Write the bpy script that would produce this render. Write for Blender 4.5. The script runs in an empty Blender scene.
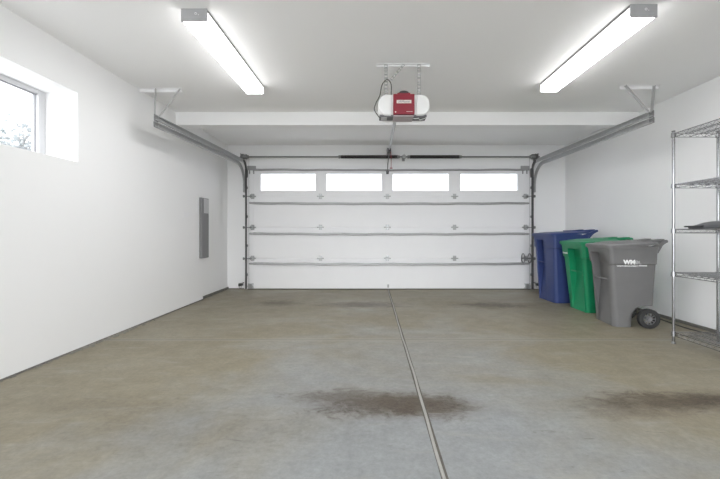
import bpy, bmesh, math, random
from mathutils import Vector, Matrix
random.seed(7)
sc = bpy.context.scene
COL = sc.collection
PI = math.pi

# ------------------------------------------------------------------ materials
def new_mat(name):
    m = bpy.data.materials.new(name); m.use_nodes = True
    nt = m.node_tree; nt.nodes.clear()
    out = nt.nodes.new('ShaderNodeOutputMaterial')
    return m, nt, out

def node(nt, typ, ins=None, **props):
    n = nt.nodes.new(typ)
    for k, v in props.items(): setattr(n, k, v)
    if ins:
        for k, v in ins.items():
            if isinstance(v, bpy.types.NodeSocket): nt.links.new(v, n.inputs[k])
            else: n.inputs[k].default_value = v
    return n

def mixc(nt, fac, a, b, mode='MIX'):
    n = nt.nodes.new('ShaderNodeMix'); n.data_type = 'RGBA'; n.blend_type = mode
    for idx, v in ((0, fac), (6, a), (7, b)):
        if isinstance(v, bpy.types.NodeSocket): nt.links.new(v, n.inputs[idx])
        else: n.inputs[idx].default_value = v
    return n.outputs[2]

def math_(nt, op, a, b=0.0, c=0.0, clamp=False):
    n = nt.nodes.new('ShaderNodeMath'); n.operation = op; n.use_clamp = clamp
    for i, v in enumerate((a, b, c)):
        if isinstance(v, bpy.types.NodeSocket): nt.links.new(v, n.inputs[i])
        else: n.inputs[i].default_value = v
    return n.outputs[0]

def mat(name, col, rough=0.5, metal=0.0, var=0.06, scale=12.0, bump=0.0, bscale=200.0, spec=0.5):
    """procedural principled: noise-varied colour, optional bump"""
    m, nt, out = new_mat(name)
    tc = node(nt, 'ShaderNodeTexCoord')
    nz = node(nt, 'ShaderNodeTexNoise', {'Vector': tc.outputs['Object'], 'Scale': scale, 'Detail': 4.0})
    c1 = tuple(max(0, x * (1 - var)) for x in col) + (1,)
    c2 = tuple(min(1, x * (1 + var)) for x in col) + (1,)
    c = mixc(nt, nz.outputs['Fac'], c1, c2)
    b = node(nt, 'ShaderNodeBsdfPrincipled', {'Base Color': c, 'Roughness': rough, 'Metallic': metal, 'Specular IOR Level': spec})
    if bump:
        n2 = node(nt, 'ShaderNodeTexNoise', {'Vector': tc.outputs['Object'], 'Scale': bscale, 'Detail': 2.0})
        bp = node(nt, 'ShaderNodeBump', {'Height': n2.outputs['Fac'], 'Strength': bump, 'Distance': 0.002})
        nt.links.new(bp.outputs[0], b.inputs['Normal'])
    nt.links.new(b.outputs[0], out.inputs[0])
    return m

def emit(name, col, s):
    m, nt, out = new_mat(name)
    e = node(nt, 'ShaderNodeEmission', {'Color': tuple(col) + (1,), 'Strength': s})
    nt.links.new(e.outputs[0], out.inputs[0]); return m

def glass(name, tint=(1, 1, 1), gl=0.06, rough=0.02):
    m, nt, out = new_mat(name)
    t = node(nt, 'ShaderNodeBsdfTransparent', {'Color': tuple(tint) + (1,)})
    g = node(nt, 'ShaderNodeBsdfGlossy', {'Color': (1, 1, 1, 1), 'Roughness': rough})
    mx = node(nt, 'ShaderNodeMixShader', {0: gl, 1: t.outputs[0], 2: g.outputs[0]})
    nt.links.new(mx.outputs[0], out.inputs[0]); return m

M = {}
M['wall'] = mat('wall_paint', (0.895, 0.895, 0.895), 0.7, var=0.015, scale=1.5, bump=0.15, bscale=90, spec=0.3)
M['ceil'] = mat('ceiling_paint', (0.93, 0.93, 0.93), 0.85, var=0.015, scale=1.5, bump=0.15, bscale=90, spec=0.2)
M['white'] = mat('white_enamel', (0.88, 0.88, 0.89), 0.4, var=0.02)
M['door'] = mat('door_panel_white', (0.87, 0.87, 0.88), 0.45, var=0.02, scale=3, bump=0.1, bscale=60)
M['galv'] = mat('galvanized_steel', (0.47, 0.475, 0.475), 0.42, 0.75, var=0.18, scale=40)
M['zinc'] = mat('pale_zinc', (0.48, 0.48, 0.48), 0.5, 0.3, var=0.12, scale=60)
M['galvd'] = mat('dark_galvanized_steel', (0.27, 0.27, 0.27), 0.45, 0.7, var=0.25, scale=30)
M['raild'] = mat('weathered_rail_steel', (0.16, 0.16, 0.16), 0.5, 0.5, var=0.25, scale=30)
M['strut'] = mat('strut_steel', (0.40, 0.40, 0.40), 0.5, 0.45, var=0.15, scale=15)
M['chrome'] = mat('chrome_wire', (0.36, 0.36, 0.37), 0.22, 0.95, var=0.05)
M['black'] = mat('black_oiled_steel', (0.03, 0.028, 0.028), 0.5, 0.3, var=0.3, scale=60)
M['rubber'] = mat('black_rubber', (0.035, 0.035, 0.035), 0.7, var=0.2)
M['blackp'] = mat('black_plastic', (0.045, 0.045, 0.048), 0.45, var=0.1)
M['fixture'] = mat('fixture_end_metal', (0.40, 0.40, 0.41), 0.5, 0.1, var=0.03)
M['traydk'] = mat('fixture_side_metal', (0.20, 0.20, 0.20), 0.5, 0.1, var=0.03)
M['fixw'] = mat('fixture_white_metal', (0.7, 0.7, 0.7), 0.5, var=0.02)
M['red'] = mat('red_plastic', (0.235, 0.012, 0.028), 0.4, var=0.05)
M['tape'] = mat('pale_label', (0.72, 0.66, 0.62), 0.6, var=0.04)
M['mark'] = mat('white_marking', (0.85, 0.85, 0.85), 0.6, var=0.02)
M['ctrl'] = mat('grey_control_panel', (0.14, 0.14, 0.15), 0.5, var=0.1)
M['ctrl2'] = mat('pink_grey_plastic', (0.40, 0.34, 0.35), 0.5, var=0.05)
M['lens'] = mat('opener_lens', (0.80, 0.80, 0.79), 0.35, var=0.02)
M['panel'] = mat('panel_grey', (0.22, 0.22, 0.225), 0.5, 0.2, var=0.05)
M['panell'] = mat('panel_light_grey', (0.50, 0.50, 0.51), 0.5, var=0.05, scale=40)
M['blue'] = mat('blue_plastic', (0.034, 0.055, 0.175), 0.42, var=0.12, scale=8, bump=0.15, bscale=300)
M['green'] = mat('green_plastic', (0.006, 0.225, 0.095), 0.40, var=0.10, scale=8, bump=0.15, bscale=300)
M['grey'] = mat('grey_plastic', (0.165, 0.163, 0.163), 0.45, var=0.10, scale=8, bump=0.15, bscale=300)
M['tray'] = mat('dark_grey_tray', (0.075, 0.078, 0.085), 0.4, var=0.1)
M['base'] = mat('concrete_curb', (0.17, 0.165, 0.15), 0.85, var=0.4, scale=25, bump=0.4, bscale=60)
M['chip'] = mat('drywall_crumbs', (0.25, 0.24, 0.21), 0.9, var=0.4, scale=60)
M['vinyl'] = mat('vinyl_frame', (0.60, 0.60, 0.61), 0.4, var=0.01)
M['vinylg'] = mat('grey_gasket', (0.22, 0.22, 0.23), 0.6, var=0.05)
M['cord'] = mat('black_cord', (0.05, 0.05, 0.05), 0.5, var=0.1)
M['redrope'] = mat('red_rope', (0.35, 0.09, 0.10), 0.8, var=0.1)
M['seal'] = mat('joint_sealant', (0.33, 0.32, 0.295), 0.6, var=0.15, scale=30)
M['sealdark'] = mat('dark_joint', (0.11, 0.10, 0.085), 0.9, var=0.4, scale=20)
M['glass'] = glass('window_glass')
M['aglass'] = glass('acrylic_pane', (0.97, 0.97, 1.0), 0.08, 0.15)
M['bark'] = mat('bark', (0.26, 0.255, 0.25), 0.9, var=0.3)
M['leaf'] = mat('pale_leaves', (0.25, 0.275, 0.28), 0.8, var=0.15, scale=3)
M['ground'] = mat('pale_outside_concrete', (0.62, 0.62, 0.61), 0.95, var=0.15, scale=2)
LAMP = 9.0
M['lamp'] = emit('diffuser_glow', (0.985, 0.99, 1.0), LAMP)
M['lampside'] = emit('diffuser_side_glow', (1.0, 0.99, 0.985), 1.2)

def floor_material():
    m, nt, out = new_mat('worn_concrete')
    tc = node(nt, 'ShaderNodeTexCoord'); P = tc.outputs['Object']
    sep = node(nt, 'ShaderNodeSeparateXYZ', {0: P}); X, Y = sep.outputs[0], sep.outputs[1]
    # stretch the big noise across X (mopping and tyre direction)
    mp = node(nt, 'ShaderNodeMapping', {'Vector': P, 'Scale': (0.55, 0.9, 1.0)})
    big = node(nt, 'ShaderNodeTexNoise', {'Vector': mp.outputs[0], 'Scale': 1.3, 'Detail': 5.0, 'Roughness': 0.6, 'Distortion': 0.6})
    med = node(nt, 'ShaderNodeTexNoise', {'Vector': P, 'Scale': 7.0, 'Detail': 6.0, 'Roughness': 0.65})
    fin = node(nt, 'ShaderNodeTexNoise', {'Vector': P, 'Scale': 38.0, 'Detail': 6.0, 'Roughness': 0.75})
    # tan towards left/far, grey towards near centre (cool daylight painted into the colour)
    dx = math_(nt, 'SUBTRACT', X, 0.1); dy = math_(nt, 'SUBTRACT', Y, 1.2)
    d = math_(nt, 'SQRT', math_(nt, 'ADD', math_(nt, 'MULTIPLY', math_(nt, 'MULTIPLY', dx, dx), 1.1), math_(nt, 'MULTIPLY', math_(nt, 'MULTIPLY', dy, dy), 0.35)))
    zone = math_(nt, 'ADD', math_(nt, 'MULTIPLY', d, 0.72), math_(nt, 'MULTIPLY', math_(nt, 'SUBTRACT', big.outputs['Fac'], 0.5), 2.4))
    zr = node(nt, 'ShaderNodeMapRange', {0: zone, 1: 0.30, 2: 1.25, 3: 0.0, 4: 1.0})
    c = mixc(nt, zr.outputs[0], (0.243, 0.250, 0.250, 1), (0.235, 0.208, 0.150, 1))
    r = node(nt, 'ShaderNodeMapRange', {0: med.outputs['Fac'], 1: 0.3, 2: 0.7, 3: 0.87, 4: 1.12})
    c = mixc(nt, 1.0, c, node(nt, 'ShaderNodeCombineColor', {0: r.outputs[0], 1: r.outputs[0], 2: r.outputs[0]}).outputs[0], 'MULTIPLY')
    r = node(nt, 'ShaderNodeMapRange', {0: fin.outputs['Fac'], 1: 0.3, 2: 0.7, 3: 0.84, 4: 1.16})
    c = mixc(nt, 1.0, c, node(nt, 'ShaderNodeCombineColor', {0: r.outputs[0], 1: r.outputs[0], 2: r.outputs[0]}).outputs[0], 'MULTIPLY')
    # pale drag streaks
    mp2 = node(nt, 'ShaderNodeMapping', {'Vector': P, 'Scale': (0.9, 5.0, 1.0), 'Rotation': (0, 0, 0.12)})
    st = node(nt, 'ShaderNodeTexNoise', {'Vector': mp2.outputs[0], 'Scale': 2.2, 'Detail': 6.0, 'Roughness': 0.7, 'Distortion': 0.4})
    sm = node(nt, 'ShaderNodeMapRange', {0: st.outputs['Fac'], 1: 0.55, 2: 0.75, 3: 0.0, 4: 0.6})
    c = mixc(nt, sm.outputs[0], c, (0.32, 0.31, 0.275, 1))
    # oil and tyre stains: x, y, rx, ry, strength
    def stain(c, x, y, rx, ry, s, col=(0.038, 0.024, 0.014, 1), seed=0.0, contrast=1.0):
        a = math_(nt, 'DIVIDE', math_(nt, 'SUBTRACT', X, x), rx)
        b = math_(nt, 'DIVIDE', math_(nt, 'SUBTRACT', Y, y), ry)
        q = math_(nt, 'SQRT', math_(nt, 'ADD', math_(nt, 'MULTIPLY', a, a), math_(nt, 'MULTIPLY', b, b)))
        mpx = node(nt, 'ShaderNodeMapping', {'Vector': P, 'Location': (seed, seed * 0.7, 0), 'Scale': (2.2, 3.8, 1)})
        nz = node(nt, 'ShaderNodeTexNoise', {'Vector': mpx.outputs[0], 'Scale': 2.6, 'Detail': 8.0, 'Roughness': 0.72, 'Distortion': 1.3})
        v = math_(nt, 'ADD', q, math_(nt, 'MULTIPLY', math_(nt, 'SUBTRACT', nz.outputs['Fac'], 0.5), 3.6 * contrast))
        sc_ = node(nt, 'ShaderNodeTexNoise', {'Vector': mpx.outputs[0], 'Scale': 9.0, 'Detail': 8.0, 'Roughness': 0.8, 'Distortion': 2.0})
        gr = node(nt, 'ShaderNodeMapRange', {0: sc_.outputs['Fac'], 1: 0.38, 2: 0.60, 3: 1.0, 4: 0.25})
        q2 = math_(nt, 'ADD', q, math_(nt, 'MULTIPLY', math_(nt, 'SUBTRACT', nz.outputs['Fac'], 0.5), 1.4))
        f0 = node(nt, 'ShaderNodeMapRange', {0: q2, 1: 1.5, 2: 0.1, 3: 0.0, 4: s*0.72}, interpolation_type='SMOOTHSTEP')
        c = mixc(nt, f0.outputs[0], c, (0.115, 0.090, 0.058, 1))
        f = node(nt, 'ShaderNodeMapRange', {0: v, 1: 1.15, 2: 0.3, 3: 0.0, 4: s}, interpolation_type='SMOOTHSTEP')
        return mixc(nt, math_(nt, 'MULTIPLY', f.outputs[0], gr.outputs[0]), c, col)
    c = stain(c, 0.10, 2.00, 0.44, 0.15, 0.95, seed=3)
    c = stain(c, 0.20, 2.00, 0.22, 0.11, 0.9, seed=17)
    c = stain(c, -0.15, 2.10, 0.36, 0.10, 0.6, seed=11)
    c = stain(c, 0.42, 1.98, 0.17, 0.12, 0.85, seed=7)
    c = stain(c, 1.72, 2.04, 0.42, 0.12, 0.85, seed=5)
    c = stain(c, 2.12, 2.05, 0.42, 0.12, 0.9, seed=15)
    c = stain(c, 1.45, 1.95, 0.40, 0.12, 0.35, seed=55)
    c = stain(c, -1.28, 4.85, 0.34, 0.20, 0.7, seed=9)
    c = stain(c, -0.12, 4.75, 0.55, 0.20, 0.9, seed=12)
    c = stain(c, 1.60, 4.72, 0.50, 0.20, 0.9, seed=21)
    c = stain(c, -1.55, 2.0, 0.6, 0.12, 0.2, seed=31)
    c = stain(c, -0.9, 1.75, 0.9, 0.20, 0.15, seed=41)
    # small scuffs
    vo = node(nt, 'ShaderNodeTexNoise', {'Vector': mp2.outputs[0], 'Scale': 9.0, 'Detail': 2.0, 'Distortion': 1.5})
    vm = node(nt, 'ShaderNodeMapRange', {0: vo.outputs['Fac'], 1: 0.70, 2: 0.76, 3: 0.0, 4: 0.45})
    c = mixc(nt, vm.outputs[0], c, (0.10, 0.095, 0.075, 1))
    # sawn cross joint: dark slot with pale lip on either side
    wob = math_(nt, 'MULTIPLY', math_(nt, 'SUBTRACT', med.outputs['Fac'], 0.5), 0.012)
    jy = math_(nt, 'ABSOLUTE', math_(nt, 'ADD', math_(nt, 'SUBTRACT', Y, 3.20), wob))
    lip = node(nt, 'ShaderNodeMapRange', {0: jy, 1: 0.045, 2: 0.02, 3: 0.0, 4: 0.6})
    slot = node(nt, 'ShaderNodeMapRange', {0: jy, 1: 0.014, 2: 0.004, 3: 0.0, 4: 0.8})
    c = mixc(nt, lip.outputs[0], c, (0.34, 0.32, 0.27, 1))
    c = mixc(nt, slot.outputs[0], c, (0.10, 0.09, 0.07, 1))
    rr = node(nt, 'ShaderNodeMapRange', {0: big.outputs['Fac'], 1: 0.3, 2: 0.7, 3: 0.36, 4: 0.6})
    b = node(nt, 'ShaderNodeBsdfPrincipled', {'Base Color': c, 'Roughness': rr.outputs[0], 'Specular IOR Level': 0.4})
    bp = node(nt, 'ShaderNodeBump', {'Height': math_(nt, 'ADD', math_(nt, 'MULTIPLY', med.outputs['Fac'], 1.0), fin.outputs['Fac']), 'Strength': 0.25, 'Distance': 0.004})
    nt.links.new(bp.outputs[0], b.inputs['Normal'])
    nt.links.new(b.outputs[0], out.inputs[0]); return m
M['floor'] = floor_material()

# ------------------------------------------------------------------ mesh helpers
class MB:
    def __init__(s): s.bm = bmesh.new()
    def box(s, x0, x1, y0, y1, z0, z1, bev=0.0):
        mt = Matrix.Translation(((x0+x1)/2, (y0+y1)/2, (z0+z1)/2)) @ Matrix.Diagonal((abs(x1-x0), abs(y1-y0), abs(z1-z0), 1))
        r = bmesh.ops.create_cube(s.bm, size=1.0, matrix=mt)
        if bev:
            es = list({e for v in r['verts'] for e in v.link_edges})
            bmesh.ops.bevel(s.bm, geom=es, offset=bev, segments=2, affect='EDGES', profile=0.5)
        return s
    def cyl(s, a, b, r, n=16, r2=None):
        a, b = Vector(a), Vector(b); d = b - a
        q = d.to_track_quat('Z', 'Y').to_matrix().to_4x4()
        bmesh.ops.create_cone(s.bm, cap_ends=True, segments=n, radius1=r, radius2=r if r2 is None else r2,
                              depth=d.length, matrix=Matrix.Translation((a+b)/2) @ q)
        return s
    def tube(s, pts, r, n=6, closed=False):
        pts = [Vector(p) for p in pts]; rings = []; N = len(pts)
        up = None
        for i, p in enumerate(pts):
            if closed: t = pts[(i+1) % N] - pts[i-1]
            else: t = pts[min(i+1, N-1)] - pts[max(i-1, 0)]
            t.normalize()
            if up is None: up = Vector((0, 0, 1)) if abs(t.z) < 0.9 else Vector((1, 0, 0))
            a = t.cross(up); 
            if a.length < 1e-4: a = t.cross(Vector((1, 0.3, 0)))
            a.normalize(); b = a.cross(t).normalized(); up = b
            rings.append([s.bm.verts.new(p + a*math.cos(2*PI*k/n)*r + b*math.sin(2*PI*k/n)*r) for k in range(n)])
        for i in range(N if closed else N-1):
            A, B = rings[i], rings[(i+1) % N]
            for k in range(n): s.bm.faces.new((A[k], A[(k+1) % n], B[(k+1) % n], B[k]))
        if not closed:
            s.bm.faces.new(rings[0][::-1]); s.bm.faces.new(rings[-1])
        return s
    def loft(s, rings, cap=True):
        R = [[s.bm.verts.new(p) for p in ring] for ring in rings]; n = len(R[0])
        for i in range(len(R)-1):
            for k in range(n): s.bm.faces.new((R[i][k], R[i][(k+1) % n], R[i+1][(k+1) % n], R[i+1][k]))
        if cap: s.bm.faces.new(R[0][::-1]); s.bm.faces.new(R[-1])
        return s
    def sweep_yz(s, path, prof):
        """path [(x,y,z)] lying near a YZ plane; prof [(dx, dn)], closed outline; dn along the in-plane normal"""
        rings = []
        P = [Vector(p) for p in path]
        for i, p in enumerate(P):
            t = P[min(i+1, len(P)-1)] - P[max(i-1, 0)]; t.x = 0; t.normalize()
            nrm = Vector((0, -t.z, t.y))
            rings.append([p + Vector((dx, 0, 0)) + nrm*dn for dx, dn in prof])
        return s.loft(rings)
    def torus(s, c, axis, R, r, n=20, m=6):
        c = Vector(c); q = Vector(axis).to_track_quat('Z', 'Y')
        pts = [c + q @ Vector((math.cos(2*PI*k/n)*R, math.sin(2*PI*k/n)*R, 0)) for k in range(n)]
        return s.tube(pts, r, m, closed=True)
    def build(s, name, m, parent=None, smooth=False, loc=None):
        bmesh.ops.recalc_face_normals(s.bm, faces=s.bm.faces)
        me = bpy.data.meshes.new(name); s.bm.to_mesh(me); s.bm.free()
        me.materials.append(m)
        if smooth:
            for p in me.polygons: p.use_smooth = True
            try: me.set_sharp_from_angle(angle=math.radians(40))
            except Exception: pass
        o = bpy.data.objects.new(name, me); COL.objects.link(o)
        if parent: o.parent = parent
        if loc: o.location = loc
        return o

def tag(o, label=None, cat=None, group=None, kind=None):
    if label: o['label'] = label
    if cat: o['category'] = cat
    if group: o['group'] = group
    if kind: o['kind'] = kind
    return o
def empty(name, loc=(0, 0, 0), rz=0.0):
    o = bpy.data.objects.new(name, None); COL.objects.link(o); o.location = loc; o.rotation_euler = (0, 0, rz)
    o.empty_display_size = 0.1
    return o
def text_part(name, body, size, m, parent, matrix, ext=0.0008, sx=1.0, bold=0.0):
    cu = bpy.data.curves.new(name, 'FONT'); cu.body = body; cu.size = size; cu.extrude = ext; cu.offset = bold
    cu.align_x = 'CENTER'; cu.align_y = 'CENTER'; cu.resolution_u = 3
    t = bpy.data.objects.new('tmp', cu); COL.objects.link(t)
    dg = bpy.context.evaluated_depsgraph_get(); dg.update()
    me = bpy.data.meshes.new_from_object(t.evaluated_get(dg)); bpy.data.objects.remove(t)
    me.materials.clear(); me.materials.append(m)
    me.transform(Matrix.Diagonal((sx, 1, 1, 1)))
    o = bpy.data.objects.new(name, me); COL.objects.link(o); o.parent = parent; o.matrix_local = matrix
    return o
def copy_tree(o, parent=None):
    c = o.copy(); COL.objects.link(c)
    if parent: c.parent = parent
    for ch in [x for x in bpy.data.objects if x.parent == o]: copy_tree(ch, c)
    return c

# ------------------------------------------------------------------ room dimensions (camera at x=0,y=0, looking +Y)
EYE = 0.986
XL, XLR, XR = -2.45, -2.49, 3.37
YB, YF = -1.0, 6.07
H = 2.493
DX0, DX1 = -2.117, 2.737
DOORY = 6.02
DH = 2.13

# ------------------------------------------------------------------ shell
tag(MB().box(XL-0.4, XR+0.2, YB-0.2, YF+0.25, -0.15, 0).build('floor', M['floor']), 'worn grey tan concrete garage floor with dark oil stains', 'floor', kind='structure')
fl = bpy.data.objects['floor']
b = MB()
pts = [(0.295 + 0.003*math.sin(y*3.1) + 0.0015*math.sin(y*11), y, 0.003) for y in [YB + 0.05 + i*(YF-YB-0.1)/60 for i in range(61)]]
b.loft([[ (x-0.008, y, 0.0005), (x-0.005, y, 0.005), (x+0.005, y, 0.005), (x+0.008, y, 0.0005)] for x, y, z in pts])
tag(b.build('joint_sealant', M['seal'], fl, smooth=True), 'pale bead of sealant in the long floor joint')
b = MB(); b.box(0.281, 0.310, YB+0.05, YF-0.02, -0.002, 0.0012)
b.build('joint_edge', M['sealdark'], fl)

tag(MB().box(XL-0.4, XR+0.2, YB-0.2, YF+0.25, H, H+0.15).build('ceiling', M['ceil']), 'flat white painted garage ceiling', 'ceiling', kind='structure')
WZ0, WZ1, WY0, WY1 = 1.571, 2.151, 1.55, 2.926
XO = XL - 0.35
b = MB()
b.box(XO, XL, YB, 5.10, 0, WZ0); b.box(XO, XL, YB, 5.10, WZ1, H); b.box(XO, XL, YB, WY0, WZ0, WZ1); b.box(XO, XL, WY1, 5.10, WZ0, WZ1)
b.box(XO, XLR, 5.10, YF+0.2, 0, H)
tag(b.build('wall_left', M['wall']), 'white left wall with deep window opening and a shallow step near the door', 'wall', kind='structure')
tag(MB().box(XR, XR+0.2, YB-0.2, YF+0.2, 0, H).build('wall_right', M['wall']), 'plain white right wall behind the bins and shelving', 'wall', kind='structure')
BX0, BX1, BZ = -2.3, 1.9, 2.30  # unseen rear opening, added so daylight fills the room evenly
b = MB(); b.box(XO, BX0, YB-0.15, YB, 0, H); b.box(BX1, XR, YB-0.15, YB, 0, H); b.box(BX0, BX1, YB-0.15, YB, BZ, H)
tag(b.build('wall_back', M['wall']), 'white wall behind the viewpoint with a wide unseen opening added to let in daylight', 'wall', kind='structure')
b = MB()
for x0, x1, z0, z1 in ((BX0-0.07, BX0+0.015, 0, BZ+0.07), (BX1-0.015, BX1+0.07, 0, BZ+0.07), (BX0+0.015, BX1-0.015, BZ-0.015, BZ+0.07)): b.box(x0, x1, YB-0.15, YB+0.015, z0, z1, 0.003)
tag(b.build('trim_3', M['white']), 'white casing around the added rear daylight opening', 'trim', kind='structure')
b = MB()
b.box(XLR, DX0+0.05, YF, YF+0.2, 0, H); b.box(DX1-0.05, XR, YF, YF+0.2, 0, H); b.box(DX0+0.05, DX1-0.05, YF, YF+0.2, DH-0.05, H)
tag(b.build('wall_front', M['wall']), 'white wall around the overhead garage door', 'wall', kind='structure')
tag(MB().box(XL, XR, 4.395, 4.54, EYE+1.344, H).build('trim_1', M['wall']), 'white boxed beam across the ceiling before the door', 'beam', kind='structure')
# thin drywall reveal at the door head, either side
b = MB(); b.box(XLR, DX0-0.06, YF-0.012, YF, 2.118, 2.128); b.box(DX1+0.10, DX1+0.45, YF-0.012, YF, 2.118, 2.128)
tag(b.build('trim_2', M['wall']), 'thin ledge on the front wall at door head height', 'trim', kind='structure')
# rough curb strips
b = MB(); b.box(XL, XL+0.006, YB, 5.10, 0, 0.012)
tag(b.build('baseboard_left', M['base']), 'thin rough concrete line at foot of left wall', 'baseboard', kind='structure')
b = MB(); b.box(XLR, XLR+0.025, 5.10, YF, 0, 0.036, 0.004); b.box(XLR, DX0-0.08, YF-0.015, YF, 0, 0.012)
tag(b.build('baseboard_front', M['base']), 'dark concrete curb in the recess beside the door', 'baseboard', kind='structure')
b = MB(); b.box(XR-0.02, XR, YB, YF, 0, 0.032, 0.004)
tag(b.build('baseboard_right', M['base']), 'dark concrete curb at foot of right wall', 'baseboard', kind='structure')
# broken plaster crumbs on the floor by the left wall
b = MB()
for i in range(150):
    y = random.choice([random.uniform(2.2, 4.0), random.uniform(3.2, 3.7), random.uniform(2.9, 3.2)])
    x = XL + 0.01 + abs(random.gauss(0, 0.018)); s_ = random.uniform(0.003, 0.011)
    r = bmesh.ops.create_icosphere(b.bm, subdivisions=1, radius=s_, matrix=Matrix.Translation((x, y, s_*0.5)) @ Matrix.Rotation(random.random()*3, 4, 'Z') @ Matrix.Diagonal((1, 1.8, 0.7, 1)))
tag(b.build('plaster_crumbs', M['chip']), 'crumbs of broken plaster along the foot of left wall', 'debris', kind='stuff')

# left window
w = empty('window_1', (XL-0.27, WY1, WZ0)); tag(w, 'small high window set deep in the left wall', 'window', kind='structure')
x0, x1 = -0.06, 0.0
Ly = WY1 - WY0; Lz = WZ1 - WZ0; fw = 0.062
b = MB(); b.box(x0, x1, -fw, 0, 0, Lz, 0.006); b.box(x0, x1, -Ly, -Ly+fw, 0, Lz, 0.006); b.box(x0, x1, -Ly+fw, -fw, 0, fw*0.8, 0.006); b.box(x0, x1, -Ly+fw, -fw, Lz-fw*0.6, Lz, 0.006)
b.box(x0, x1-0.01, -Ly/2-0.03, -Ly/2+0.03, fw*0.8, Lz-fw*0.6, 0.004)
b.build('window_frame', M['vinyl'], w)
b = MB(); g = 0.006
b.box(x0+0.02, x1-0.02, -fw-0.004, -fw, fw*0.8, Lz-fw*0.6)
b.box(x0+0.02, x1-0.015, -Ly/2+0.03, -fw, Lz-fw*0.6-g*0.9, Lz-fw*0.6); b.box(x0+0.02, x1-0.015, -Ly/2+0.03, -fw, fw*0.8, fw*0.8+g)
b.build('gasket', M['vinylg'], w)
MB().box(x0+0.02, x0+0.026, -Ly+fw, -fw, fw*0.8, Lz-fw*0.6).build('window_pane', M['glass'], w)

# ------------------------------------------------------------------ garage door
d = empty('door_1', ((DX0+DX1)/2, DOORY, 0)); tag(d, 'wide white sectional overhead garage door with four windows in top section', 'garage door', kind='structure')
cx = (DX0+DX1)/2; SH = DH/4
wins = [(-1.898, -0.948), (-0.771, 0.189), (0.370, 1.341), (1.532, 2.518)]
hx = [-2.035, -0.868, 0.28, 1.437, 2.655]
T = 0.045
def hinge(b, x, z, big=False):
    # leaf plates above and below the joint with a barrel and bolt heads
    b.box(x-0.028, x+0.028, -0.006, 0.0, z-0.045, z+0.045, 0.002)
    b.box(x-0.055, x+0.055, -0.010, 0.0, z-0.011, z+0.011, 0.002)
    b.cyl((x-0.06, -0.014, z), (x+0.06, -0.014, z), 0.009, 10)
    for dx in (-0.016, 0.016):
        for dz in (-0.03, 0.03): b.cyl((x+dx, 0, z+dz), (x+dx, -0.012, z+dz), 0.006, 6)
    if big:
        b.box(x-0.03, x-0.024, -0.05, 0, z-0.03, z+0.03); b.box(x+0.024, x+0.03, -0.05, 0, z-0.03, z+0.03)
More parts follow.
